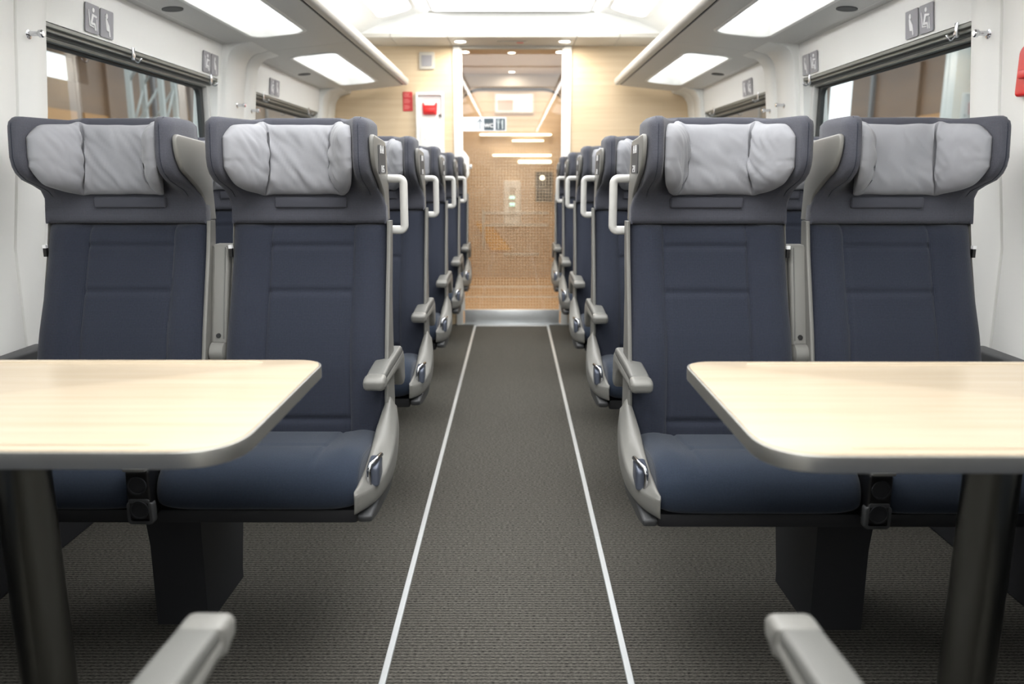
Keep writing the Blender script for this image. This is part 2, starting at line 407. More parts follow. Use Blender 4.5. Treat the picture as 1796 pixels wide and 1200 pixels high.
for sx in (-1, 1):
    side = 'left' if sx < 0 else 'right'
    for k, y in enumerate((0.34, 2.06, 3.78)):
        lb = [f'{side} rack section over the near table, only its far corner near the frame edge', f'{side} luggage rack section above the first window, lit glass opening', f'far {side} luggage rack section ending at the wooden wall'][k]
        t = thing('luggage_rack', lb, 'luggage rack', (0, y, 0), 'luggage racks over the seats')
        s = -sx
        mk('underside_panel', RG['under'], M['rack'], t, s, smooth=False)
        r = mk('light_opening', RG['rim'], M['white'], t, s, angle=.7)
        p = mk('glass_panel', RG['pane'], M['e_rack'], r, s, smooth=False)
        mk('light_strip', RG['strip'], M['e_strip'], r, s, smooth=False)
        mk('front_rail', RG['rail'], M['racktube'], t, s, angle=.9)
        mk('shadow_gap', RG['gap'], M['blackgap'], t, s, smooth=False)
        mk('shelf_deck', RG['top'], M['white'], t, s, smooth=False)
        mk('speaker_grille', RG['grille'], M['dgrey'], t, s, smooth=False)
        mk('wall_bracket', RG['bolts'], M['white'], t, s, smooth=False)
# ------------------------------------------------------------------ pillars between the windows, curving into the rack
def pillar_prof():
    p = [(-1.31, 0.0), (-1.278, 0.0), (-1.272, 0.85), (-1.222, 1.2), (-1.200, 1.43)]
    for k in range(7):
        t = PI / 2 * k / 6; p.append((-1.192 + .080 * (1 - math.cos(t)), 1.488 + .092 * math.sin(t)))
    p += [(-1.085, rz(1.085) - .001), (-1.08, rz(1.08) + .012), (-1.33, 1.60)]
    return p
def pillar(y0, y1, sx):
    pr = pillar_prof()
    def inset(d): return [(x - d if i > 0 and i < len(pr) - 2 else x, z) for i, (x, z) in enumerate(pr)]
    rings = [[(x, y0, z) for x, z in inset(.018)], [(x, y0 + .004, z) for x, z in inset(.006)], [(x, y0 + .014, z) for x, z in inset(0)],
             [(x, y1 - .014, z) for x, z in inset(0)], [(x, y1 - .004, z) for x, z in inset(.006)], [(x, y1, z) for x, z in inset(.018)]]
    return loft(rings)
tn = 2
for sx in (-1, 1):
    for (a, b) in ((1.77, 2.068), (2.072, 2.205), (3.52, 3.768), (3.772, 3.93), (5.24, 5.43), (5.434, YF - .002)):
        struct(mk(f'trim_{tn}', pillar(a, b, sx), M['white'], s=-sx, angle=.6)); tn += 1
# ------------------------------------------------------------------ windows
wn = 1
for sx in (-1, 1):
    for (a, b) in WIN:
        w = thing(f'window_{wn}', '', ''); del w['label'], w['category']; struct(w); wn += 1
        s = -sx
        def q(x0, x1, y0, y1, z0, z1, bev=.002): return box(-x0, -x1, y0, y1, z0, z1, bev) if x0 > x1 else box(-x1, -x0, y0, y1, z0, z1, bev)
        # blind housing: three stepped grey ridges under the overhang
        mk('blind_housing', join(q(1.224, 1.244, a, b, 1.424, 1.436), q(1.236, 1.260, a, b, 1.414, 1.430), q(1.252, 1.272, a, b, 1.408, 1.426), q(1.264, 1.30, a, b, 1.398, 1.424)), M['blind'], w, s, smooth=False)
        mk('blind_rail', q(1.244, 1.254, a + .01, b - .01, 1.410, 1.418), M['gasket'], w, s, smooth=False)
        fr = mk('frame', plate([rrect(a, WZ0, b, 1.412, .02), rrect(a + .012, WZ0 + .03, b - .05, 1.390, .035)], .02, .004, T(-1.292, 0, 0) @ YZ), M['gasket'], w, s, angle=.6)
        mk('inner_trim', plate([rrect(a, WZ0, b, 1.41, .01), rrect(a + .006, WZ0 + .01, b - .022, 1.404, .01)], .03, .003, T(-1.277, 0, 0) @ YZ), M['rack'], w, s, angle=.6)
        mk('pane', plate([rrect(a + .02, WZ0 + .02, b - .03, 1.40, .03)], .006, 0, T(-1.296, 0, 0) @ YZ), M['winglass'], w, s, smooth=False)
        mk('sill', q(1.27, 1.32, a, b, WZ0 - .01, WZ0 + .012, .003), M['white'], w, s, smooth=False)

# ------------------------------------------------------------------ end partition: door
door = thing('door_1', '', ''); del door['label'], door['category']; struct(door); door.location = (0, YF, 0)
mk('left_post', join(box(-0.392, -0.345, -.03, .05, 0.0, 1.89, .006), box(-0.347, -0.333, -.01, .02, .1, 1.88, .003)), M['white'], door, angle=.6)
mk('right_post', join(box(0.352, 0.402, -.03, .05, 0.0, 1.89, .006), box(0.340, 0.354, -.01, .02, .1, 1.88, .003)), M['white'], door, angle=.6)
mk('pane', box(-0.335, 0.342, .002, .012, .105, 1.88), M['doorglass'], door, smooth=False)
mk('kick_plate', join(box(-0.335, 0.342, -.012, .014, .005, .108, .003), box(-0.40, 0.41, -.02, .03, .0, .008, .002)), M['alu'], door, angle=.6)
mk('header', box(-0.345, 0.352, -.01, .05, 1.875, 1.895, .003), M['soffit'], door, smooth=False)
pull = plate([roundpoly([(-.345, .99), (-.345, 1.21), (-.325, 1.21), (-.29, 1.165), (-.29, 1.05), (-.325, .99)], .012)], .03, .006, T(0, -.02, 0) @ XZ)
mk('door_pull', pull, M['white'], door, angle=.6)
mk('latch', box(-.288, -.272, -.03, -.01, 1.09, 1.12, .003), M['alu'], door, angle=.6)
# soffit downlights
def lamp(name, x, y, z, r, w, col=(1, .93, .82)):
    d = bpy.data.lights.new(name, 'AREA'); d.shape = 'DISK'; d.size = r * 2; d.energy = w; d.color = col
    o = bpy.data.objects.new(name, d); C.objects.link(o); o.location = (x, y, z); return o
def downlight(x, y, z, r, lb, grp='round ceiling spotlights'):
    t = thing('spotlight', lb, 'light', (x, y, z), grp)
    mk('bezel', lathe([(r * 1.25, 0), (r * 1.25, -.003), (r, -.004), (r, -.001)], 24), M['white'], t, angle=.6)
    mk('lens', lathe([(r, -.0005), (r * .9, -.003), (r * .3, -.0045)], 24), M['e_spot'], t, angle=.6)
    lamp('spot_lamp', 0, 0, -.008, r, 2.0 if y < 6 else (L_VEST * 1.35 if y < 7 else (.9 if y < 7.5 else 1.7))).parent = t
downlight(-0.33, 5.42, 1.893, .036, 'round spotlight in the soffit left above the glass door')
downlight(0.343, 5.42, 1.893, .036, 'round spotlight in the soffit right above the glass door')
t = thing('smoke_detector', 'small flat grey detector plate in the soffit above the glass door', 'detector', (0.003, 5.44, 1.893))
mk('plate', plate([rrect(-.10, -.03, .10, .03, .02)], .006, .002), M['soffit'], t, angle=.6, loc=(0, 0, -.003))
mk('sensor_window', plate([rrect(.03, -.014, .075, .014, .008)], .004), M['red'], t, smooth=False, loc=(0, 0, -.0065))

# wall things on the end partition (left of the door)
t = thing('wall_gauge', 'square pale grey plate with dark square glass, high on the wooden wall', 'panel', (-0.567, YF, 1.80))
mk('plate', plate([rrect(-.052, -.056, .052, .056, .008)], .014, .003, T(0, -.007, 0) @ XZ), M['soffit'], t, angle=.6)
mk('display', plate([rrect(-.034, -.036, .034, .034, .003)], .004, .0, T(0, -.0155, 0) @ XZ), M['sign'], t, smooth=False)
t = thing('red_notice', 'small red notice with rows of tiny print beside the rack end', 'notice', (-0.703, YF, 1.537))
mk('plate', plate([rrect(-.033, -.063, .033, .063, .004)], .004, .0, T(0, -.002, 0) @ XZ), M['redsign'], t, smooth=False)
lines = []
for k in range(11):
    if k in (3, 7): continue
    lines.append(plate([rrect(-.026, .05 - k * .0098, -.026 + random.uniform(.032, .052), .0535 - k * .0098, .0005)], .0015, 0, T(0, -.0045, 0) @ XZ))
mk('print_lines', join(*lines), mat('notice_print', lin(236, 150, 146), .6), t, smooth=False)
t = thing('emergency_cabinet', 'tall white wall cabinet with an open recess and a red handle inside', 'cabinet', (-0.553, YF, 0))
z0, z1 = 1.10, 1.595
mk('body', join(plate([rrect(-.095, z0, .095, z1, .008), rrect(-.08, 1.405, .08, z1 - .018, .006)], .03, .003, T(0, -.015, 0) @ XZ), box(-.085, .085, -.006, -.001, 1.40, z1 - .01)), M['white'], t, angle=.6)
mk('door', plate([rrect(-.068, 1.15, .068, 1.378, .006)], .006, .002, T(0, -.032, 0) @ XZ), M['white'], t, angle=.6)
mk('emblem', plate([circ(0, 1.335, .016, 20), circ(0, 1.335, .011, 20)], .002, 0, T(0, -.036, 0) @ XZ), M['rack'], t, smooth=False)
for k, dx in enumerate((-.036, -.012, .012, .036)): mk('button', plate([circ(dx, 1.288, .005, 12)], .002, 0, T(0, -.036, 0) @ XZ), M['rack'], t, smooth=False)
hd = mk('emergency_handle', plate([roundpoly([(-.046, 1.450), (.046, 1.450), (.05, 1.51), (.05, 1.528), (.04, 1.528), (.034, 1.512), (-.034, 1.512), (-.04, 1.528), (-.05, 1.528), (-.05, 1.51)], .006)], .024, .005, T(0, -.02, 0) @ XZ), M['red'], t, angle=.6)
mk('grip', box(-.036, .036, -.042, -.03, 1.462, 1.492, .005), M['red'], hd, angle=.6)
mk('lock', lathe([(.010, 0), (.010, .006), (.006, .009)], 16, T(.066, -.008, 1.444) @ Matrix.Rotation(PI / 2, 4, 'X')), M['leg'], t, angle=.6)

# wayfinding sign on the glass
t = thing('wayfinding_sign', 'pale band on the glass door with arrow, WC and cutlery signs', 'sign', (0, YF, 1.39))
mk('band', plate([rrect(-.333, -.048, -.036, .045, .004)], .003, 0, T(0, -.004, 0) @ XZ), mat('frosted_band', lin(228, 234, 242), .6), t, smooth=False)
tl = mk('wc_tile', plate([rrect(-.187, -.040, -.122, .036, .003)], .003, 0, T(0, -.0065, 0) @ XZ), M['bluegrey'], t, smooth=False)
mk('wc_letters', text('WC', .035, .002, T(-.1545, -.009, -.012) @ XZ), M['signw'], tl, smooth=False)
tl = mk('restaurant_tile', plate([rrect(-.108, -.040, -.044, .036, .003)], .003, 0, T(0, -.0065, 0) @ XZ), M['bluegrey'], t, smooth=False)
fork = [[(-.094, -.034), (-.086, -.034), (-.086, .004), (-.081, .010), (-.081, .030), (-.0845, .030), (-.0845, .014), (-.0882, .014), (-.0882, .030), (-.0918, .030), (-.0918, .014), (-.0955, .014), (-.0955, .030), (-.099, .030), (-.099, .010), (-.094, .004)]]
knife = [[(-.066, -.034), (-.057, -.034), (-.057, .030), (-.063, .028), (-.069, .015), (-.069, .0), (-.066, -.004)]]
mk('fork', plate(fork, .002, 0, T(0, -.009, 0) @ XZ), mat('sign_pale', lin(190, 200, 204), .5), tl, smooth=False)
mk('knife', plate(knife, .002, 0, T(0, -.009, 0) @ XZ), bpy.data.materials['sign_pale'], tl, smooth=False)
arw = [[(-.2172, -.036), (-.2128, -.036), (-.2128, .024), (-.2172, .024)], [(-.215, .034), (-.236, .009), (-.232, .006), (-.215, .026), (-.198, .006), (-.194, .009)]]
mk('arrow', plate(arw, .002, 0, T(0, -.0065, 0) @ XZ), M['bluegrey'], t, smooth=False)

# ------------------------------------------------------------------ vestibule beyond the glass
struct(mk('wall_vestibule_left', box(-0.75, -0.70, YF + .06, 8.4, 0, 2.1), M['tan'], smooth=False))
struct(mk('wall_vestibule_right', box(0.70, 0.75, YF + .06, 8.4, 0, 2.1), M['tan'], smooth=False))
struct(mk('wall_vestibule_end', box(-1.2, 1.2, 8.4, 8.45, 0, 2.1), M['vestwood'], smooth=False))
struct(mk('ceiling_vestibule', box(-0.75, 0.75, YF + .06, 8.4, 1.95, 2.0), M['tan'], smooth=False))
struct(mk('floor_vestibule', box(-.75, .75, YF + .02, 8.45, -.04, 0.0), mat('tan_floor', lin(206, 172, 132), .5), smooth=False))
arch_o = [(-.70, 0), (-.70, 1.95), (.70, 1.95), (.70, 0)]
def archin(w, zt, r, n=10):
    p = [(w, 0)]
    for k in range(n + 1):
        a = PI / 2 * k / n; p.append((w - r + r * math.cos(a), zt - r + r * math.sin(a)))
    for k in range(n + 1):
        a = PI / 2 + PI / 2 * k / n; p.append((-w + r + r * math.cos(a), zt - r + r * math.sin(a)))
    return p + [(-w, 0)]
def archpoly(w, zt, r): return [(.70, 0), (.70, 1.95), (-.70, 1.95), (-.70, 0)] + [(x, z) for x, z in reversed(archin(w, zt, r))]
struct(mk('trim_20', plate([archpoly(.50, 1.84, .22)], .10, .01, T(0.0, 7.6, 0) @ XZ), M['soffit'], angle=.6))
struct(mk('trim_21', plate([archpoly(.53, 1.815, .24)], .03, .004, T(0.0, 7.68, 0) @ XZ), M['dgrey'], angle=.6))
for (x, y, lb) in ((0, 6.28, 'nearest spotlight on the centre line of the vestibule ceiling'), (0, 7.38, 'second spotlight on the centre line of the vestibule ceiling'), (-.30, 8.1, 'left spotlight beyond the vestibule arch'), (.32, 8.1, 'right spotlight beyond the vestibule arch'),
                   (0, 7.9, 'small spotlight on the centre line beyond the vestibule arch')):
    downlight(x, y, 1.95, .028 if x == 0 else .034, lb, 'vestibule spotlights')
t = thing('info_screen', 'wide pale information screen high on the vestibule end wall', 'screen', (0.02, 8.4, 1.77))
mk('bezel', plate([rrect(-.20, -.10, .20, .10, .006)], .03, .004, T(0, -.015, 0) @ XZ), M['soffit'], t, angle=.6)
mk('display', plate([rrect(-.18, -.085, .18, .085, .003)], .004, 0, T(0, -.032, 0) @ XZ), M['e_screen'], t, smooth=False)
mk('picture', plate([rrect(-.17, -.075, -.01, .03, .003)], .003, 0, T(0, -.035, 0) @ XZ), mat('screen_picture', lin(214, 178, 166), .5), t, smooth=False)
bars = [(-.33, .40, 1.46, .018, 'longest warm reflected light bar, topmost on the vestibule end wall'), (.0, .32, 1.40, .014, 'second warm reflected light bar from the top on the vestibule end wall'), (-.20, .40, 1.255, .018, 'third warm reflected light bar on the vestibule end wall'), (.06, .40, 1.19, .028, 'short thick reflected light bar, lowest on the vestibule end wall')]  # reflections of the rack lights in the door glass, built as glowing bars
for x0, x1, z, hh, lb in bars:
    t = thing('reflected_bar', lb, 'light', ((x0 + x1) / 2, 8.4, z), 'reflected bars on the vestibule end wall')
    hw = (x1 - x0) / 2
    mk('housing', box(-hw, hw, -.03, 0, -hh * .6, hh * .6, .003), M['white'], t, smooth=False)
    mk('tube', xf(lathe([(hh * .3, -hw), (hh * .5, -hw + .01), (hh * .5, hw - .01), (hh * .3, hw)], 12), T(0, -.04, 0) @ Matrix.Rotation(PI / 2, 4, 'Y')), M['e_bar'], t, angle=.7)
t = thing('control_panel', 'narrow cream control panel with a green display on the vestibule wall', 'panel', (0.0, 8.4, 0.78))
mk('body', plate([rrect(-.085, -.22, .085, .22, .012)], .04, .006, T(0, -.02, 0) @ XZ), M['white'], t, angle=.6)
mk('slot', plate([rrect(-.03, -.15, .03, .16, .006)], .006, 0, T(0, -.042, 0) @ XZ), M['soffit'], t, smooth=False)
for dz in (.05, -.02): mk('display', plate([rrect(-.025, dz - .014, .025, dz + .014, .003)], .004, 0, T(0, -.047, 0) @ XZ), M['e_cyan'], t, smooth=False)
t = thing('wall_grille', 'dark ventilation grille with slats at the right of the vestibule wall', 'grille', (0.33, 8.4, 0.94))
mk('frame', plate([rrect(-.09, -.15, .09, .15, .008), rrect(-.075, -.135, .075, .135, .006)], .03, .003, T(0, -.015, 0) @ XZ), M['plastic2'], t, angle=.6)
mk('backing', box(-.076, .076, -.006, -.001, -.136, .136), M['dgrey'], t, smooth=False)
for k in range(8): mk('slat', box(-.076, .076, -.022, -.008, -.125 + k * .034, -.112 + k * .034), M['plastic2'], t, smooth=False)
mk('lamp', lathe([(.022, 0), (.022, .008), (.012, .014)], 16, T(-.02, -.032, .09) @ Matrix.Rotation(PI / 2, 4, 'X')), M['e_bar'], t, angle=.6)
for k, (z, x0, x1, lb) in enumerate(((.67, -.30, .38, 'upper pale handrail across the vestibule end wall'), (.545, -.28, .38, 'middle pale rail across the vestibule end wall'), (.245, -.1, .28, 'lowest pale rail near the vestibule floor'))):
    t = thing('wall_rail', lb, 'rail', ((x0 + x1) / 2, 8.4, z), 'rails on the vestibule end wall')
    hw = (x1 - x0) / 2
    mk('bar', xf(lathe([(.010, -hw), (.012, -hw + .004), (.012, hw - .004), (.010, hw)], 10), T(0, -.05, 0) @ Matrix.Rotation(PI / 2, 4, 'Y')), M['handle'], t, angle=.7)
    for dx in (-hw + .05, hw - .05): mk('bracket', box(dx - .008, dx + .008, -.05, 0, -.006, .006, .002), M['handle'], t, smooth=False)

for k, yy in enumerate((6.95, 7.62)):
    struct(mk(f'trim_{24 + k}', box(-.42, .42, yy - .02, yy + .02, -.001, .006, .002), M['alu'], smooth=False))
t = thing('upright_rail', 'slim upright pale rail at the left of the vestibule end wall', 'rail', (-.30, 8.4, .30))
mk('bar', lathe([(.009, 0), (.011, .004), (.011, .40), (.009, .404)], 10, T(0, -.05, 0)), M['handle'], t, angle=.7)
for dz in (.04, .36): mk('bracket', box(-.007, .007, -.05, 0, dz - .006, dz + .006, .002), M['handle'], t, smooth=False)
t = thing('yellow_wedge', 'yellow slanted wedge low on the vestibule end wall, seen through the glass', 'panel', (-.20, 8.4, .28))
mk('face', plate([roundpoly([(-.19, 0.30), (-.02, 0.28), (.20, 0.0), (-.02, 0.0)], .02)], .02, .004, T(0, -.011, 0) @ XZ), mat('wedge_yellow', lin(226, 178, 92), .5), t, angle=.6)  # plain yellow wedge for an unidentified patch
# ------------------------------------------------------------------ aisle strips
for sx in (-1, 1):
    ys = [-1.5, 0.6, 2.16, 2.88, 4.3, 5.585]
    side = 'left' if sx < 0 else 'right'
    st = thing('trim_30' if sx < 0 else 'trim_31', '', '', (sx * 0.2585, 0, 0)); del st['label'], st['category']; struct(st)
    if sx > 0: mk('cross_strip', box(-.2585 * 2 + .008, -.008, 5.560, 5.578, -.002, .0035, .0012, 1), M['alu'], st, smooth=False)
    for a, b in zip(ys, ys[1:]):
        mk('metal_strip', box(-.0075, .0075, a + .001, b - .001, -.002, .0035, .0012, 1), M['alu'], st, smooth=False)
# ------------------------------------------------------------------ seats
Y0T = [(.36, -.19), (.42, -.178), (.5, -.163), (.58, -.147), (.66, -.124), (.75, -.094), (.85, -.060), (.92, -.042), (.97, -.036), (1.05, -.032), (1.2, -.018)]
def y0(z): return lerp(Y0T, z)
def HW(z): return lerp([(.36, .209), (.6, .207), (.75, .202), (.97, .199)], z)
def back_geo(neg):
    nu, nv = 84, 110; z0_, z1_ = .375, .918; V, uv = [], []
    for j in range(nv + 1):
        v = edgy(-1 + 2 * j / nv, 1.25); z = z0_ + (z1_ - z0_) * (v + 1) / 2
        for i in range(nu + 1):
            u = edgy(-1 + 2 * i / nu, 1.3)
            e = max(0.0, (1 - abs(u) ** 7) * (1 - abs(v) ** 16)) ** .5
            x = HW(z) * u * (1 - .02 * (1 - e) * 0)
            y = y0(z) + .036 * (1 - e)
            y -= .014 * ss((abs(x) - .10) / .05) - .006 * ss((abs(x) - .17) / .04)
            y += .006 * gz(abs(x - .012) - .106, .0035)
            inn = ss((.110 - abs(x - .012)) / .006)
            for zz, dpt in ((.865, .006), (.757, .006), (.455, .006)):
                y += inn * dpt * gz(z - zz, .007)
            y += .010 * gz(z - .62, .13) * -1
            if x < 0: x *= neg
            V.append((x, y, z)); uv.append((x, z))
    n = nu + 1; Fc = []
    for j in range(nv):
        for i in range(nu): a = j * n + i; Fc.append((a, a + 1, a + n + 1, a + n))
    loop = [i for i in range(n)] + [j * n + nu for j in range(1, nv + 1)] + [nv * n + i for i in range(nu - 1, -1, -1)] + [j * n for j in range(nv - 1, 0, -1)]
    b = len(V); L = len(loop)
    for i in loop: x, y, z = V[i]; V.append((x * .99, y0(z) + .045, z)); uv.append((x, z))
    for k in range(L): Fc.append((loop[(k + 1) % L], loop[k], b + k, b + (k + 1) % L))
    Fc.append(tuple(b + k for k in range(L))[::-1])
    return V, Fc, uv
CP = [(-.10, .405), (-.14, .416), (-.2, .43), (-.3, .444), (-.38, .455), (-.43, .457), (-.466, .449), (-.49, .430), (-.502, .405), (-.503, .38), (-.494, .362), (-.47, .354), (-.43, .352)]
def crv(P, t):
    n = len(P) - 1; f = t * n; i = min(int(f), n - 1); f -= i
    p = [Vector(P[max(0, min(n, i + k))]) for k in (-1, 0, 1, 2)]
    return .5 * ((2 * p[1]) + (p[2] - p[0]) * f + (2 * p[0] - 5 * p[1] + 4 * p[2] - p[3]) * f * f + (3 * p[1] - p[0] - 3 * p[2] + p[3]) * f ** 3)
def cushion_geo():
    nu, nv = 72, 84; V, uv = [], []; acc = 0; prev = None
    hw = .208
    for j in range(nv + 1):
        t = j / nv; p = crv(CP, t); d = (crv(CP, min(1, t + .01)) - crv(CP, max(0, t - .01))).normalized(); nrm = Vector((-d.y, d.x))   # outward
        if nrm.y < 0 and t < .4: nrm = -nrm
        nrm = Vector((d.y, -d.x)) if (Vector((d.y, -d.x)).dot(p - Vector((-.3, .40))) > 0) else Vector((-d.y, d.x))
        if prev is not None: acc += (p - prev).length
        prev = p
        for i in range(nu + 1):
            u = edgy(-1 + 2 * i / nu, 1.35); x = hw * u
            e = max(0.0, 1 - abs(u) ** 8) ** .5
            off = -.022 * (1 - e) + .008 * ss((abs(x) - .12) / .05) * (1 - ss((t - .35) / .2)) - .004 * gz(abs(x) - .115, .004) * (1 - ss((t - .45) / .1))
            off -= .003 * gz(t - .30, .012) * ss((.118 - abs(x)) / .006)
            V.append((x, p.x + nrm.x * off, p.y + nrm.y * off)); uv.append((x, acc))
    n = nu + 1; Fc = []
    for j in range(nv):
        for i in range(nu): a = j * n + i; Fc.append((a, a + n, a + n + 1, a + 1)[::-1])
    # close the ends
    Fc.append(tuple(j * n for j in range(nv + 1))); Fc.append(tuple(j * n + nu for j in range(nv + 1))[::-1])
    return V, Fc, uv
HT = [(.919, .199, .0, .012), (.923, .200, .0, .004), (.930, .200, .0, 0), (.96, .199, .004, 0), (.98, .196, .014, 0), (1.0, .191, .040, 0), (1.012, .187, .080, 0), (1.025, .189, .122, 0), (1.04, .189, .146, 0), (1.055, .189, .158, 0), (1.075, .189, .165, 0), (1.13, .189, .165, 0), (1.144, .189, .164, .0), (1.154, .188, .162, .001), (1.162, .181, .157, .004), (1.166, .176, .149, .009)]
IP = [(0, 0), (.045, 0), (.084, -.004), (.103, -.020), (.118, -.048), (.131, -.080), (.142, -.112), (.150, -.138), (.154, -.15)]
IPL = [0]
for _a, _b in zip(IP, IP[1:]): IPL.append(IPL[-1] + math.hypot(_b[0] - _a[0], _b[1] - _a[1]))
def ip(sv, d):
    """inner headrest profile at arc position sv (metres from the middle) for wing depth d"""
    a = min(abs(sv), IPL[-1] - 1e-6); n = len(IP) - 1
    k = max(i for i in range(n) if IPL[i] <= a); f = (a - IPL[k]) / (IPL[k + 1] - IPL[k])
    p = crv(IP, (k + f) / n)
    return math.copysign(p.x, sv) if sv else 0.0, p.y * d / .15
def hd_par(z): return lerp([(r[0], r[2]) for r in HT], z)
def head_geo(neg):
    zs = []
    for a, b in zip(HT, HT[1:]):
        k = max(1, int((b[0] - a[0]) / .007))
        for q in range(k):
            t = q / k; zs.append(tuple(a[m] + (b[m] - a[m]) * t for m in range(4)))
    zs.append(HT[-1]); rings, uv = [], []
    for z, hw, d, ins in zs:
        r = []
        nf = 72; SL = IPL[-1]
        for i in range(nf + 1):
            x, y = ip(SL * (-1 + 2 * i / nf), d)
            r.append((x, y + ins + .004 * gz(abs(x) - .075, .003)))
        bk = .055 - ins; fx = d / .15
        r += [(.161, -d - .003 * fx + ins), (.169, -d - .003 * fx + ins), (hw - .012, -d + .003 * fx + ins), (hw - .006, -d + .012 * fx + ins), (hw - .004, -d * .75), (hw - .001, -d * .40), (hw - .004 * fx, .005 - .02 * fx), (hw - .012 * fx, .03 - ins), (hw - .010 - .02 * fx, bk - .004), (hw - .028 - .02 * fx, bk)]
        r += [(0, bk)]
        r += [(-x, y) for x, y in reversed(r[nf + 1:nf + 11])]
        ring = [(x * (1 - (1 - neg) * ss((1.01 - z) / .05)) if x < 0 else x, y + y0(z), z + .007 * ss((z - 1.11) / .05) * ss((.10 - abs(x)) / .012)) for x, y in r]
        rings.append(ring)
        acc = 0
        for q, (x, y) in enumerate(r):
            if q: acc += math.hypot(x - r[q - 1][0], y - r[q - 1][1])
            uv.append((acc, z))
    g = loft(rings); return g[0], g[1], uv
def pillow_geo(seed):
    nu, nv = 96, 44; V = []; rs = random.Random(seed); ox = rs.uniform(0, 50)
    zb, zt = .990, 1.156
    def pos(u, v, side):
        sv = .228 * u; q = max(0.0, abs(sv) - .10) / .128
        lo = zb + .040 * q ** 1.6; hi = zt - .012 * q ** 2
        z = (lo + hi) / 2 + (hi - lo) / 2 * v * (1 - .42 * max(0, abs(u) - .82) ** 2.2 / .82 ** 0 / .18 ** 2.2)
        z += .003 * noise.noise((sv * 18 + ox, v * 2, 3)) + .007 * gz(abs(sv) - .10, .014) * (abs(v) ** 6) * (1 if v > 0 else -.3)
        d = hd_par(max(z, 1.012 + .055 * ss(q * 1.5)))
        x, y = ip(sv, d); x2, y2 = ip(sv + .004, d); x1, y1 = ip(sv - .004, d)
        tx, ty = x2 - x1, y2 - y1; l = math.hypot(tx, ty) or 1; nx, ny = ty / l, -tx / l
        e = max(0.0, (1 - abs(u) ** 6) * (1 - abs(v) ** 4)) ** .5
        pin = 1 - .74 * gz(abs(sv) - .10, .0048) * (1 - .2 * abs(v)) - .20 * gz(abs(sv) - .10, .022)
        wr = .0060 * noise.noise((sv * 16 + ox, z * 13, 1.3)) + .0065 * abs(noise.noise((sv * 34 + z * 26 + ox, z * 18, 7.1))) * (1 + 2 * gz(abs(sv) - .10, .035))
        wr -= .006 * gz((sv - .05 + (z - 1.03) * .6 + rs_off), .008) * ss((1.07 - z) / .06)
        tk = .032 * e * pin + wr * e
        if side: return (x + nx * .002, y + y0(z) + ny * .002, z)
        return (x + nx * (tk + .007), y + y0(z) + ny * (tk + .007), z)
    rs_off = rs.uniform(-.06, .06)
    for side in (0, 1):
        for j in range(nv + 1):
            for i in range(nu + 1): V.append(pos(edgy(-1 + 2 * i / nu, 1.3), edgy(-1 + 2 * j / nv, 1.5), side))
    n = nu + 1; Fc = []; b = n * (nv + 1)
    for j in range(nv):
        for i in range(nu):
            a = j * n + i; Fc.append((a, a + 1, a + n + 1, a + n)); Fc.append((b + a, b + a + n, b + a + n + 1, b + a + 1))
    loop = [i for i in range(n)] + [j * n + nu for j in range(1, nv + 1)] + [nv * n + i for i in range(nu - 1, -1, -1)] + [j * n for j in range(nv - 1, 0, -1)]
    L = len(loop)
    for k in range(L): Fc.append((loop[(k + 1) % L], loop[k], b + loop[k], b + loop[(k + 1) % L]))
    return V, Fc
def strip_geo(x0, x1, fr=-.006):
    """slim side trim that follows the curve of the back"""
    zs = [.44 + (.926 - .44) * k / 24 for k in range(25)]
    rings = []
    for z in zs:
        a, b = y0(z) + fr, y0(z) + lerp([(.44, .11), (.6, .085), (.75, .045), (.93, .03)], z)
        rings.append([(x0, b, z), (x0, a + .003, z), ((x0 + x1) / 2, a, z), (x1, a + .003, z), (x1, b, z)])
    return loft(rings)
def wing_geo(x0, x1):
    ol = roundpoly([(-.180, 1.128), (-.005, 1.118), (.025, 1.02), (.032, .925), (-.030, .925), (-.036, .985), (-.075, 1.010), (-.155, 1.048), (-.178, 1.085)], [.02, .015, .02, .004, .003, .03, .03, .03, .03])
    return plate([ol], x1 - x0, .004, T((x0 + x1) / 2, 0, 0) @ YZ)
def shell_geo():
    rings = []
    for k in range(20):
        z = .38 + (1.13 - .38) * k / 19; w = .180 - .03 * ss((z - .95) / .1); yb = y0(z)
        rings.append([(w, yb + .046, z), (w, yb + .062, z), (w - .02, yb + .074, z), (-w + .02, yb + .074, z), (-w, yb + .062, z), (-w, yb + .046, z)])
    return loft(rings)
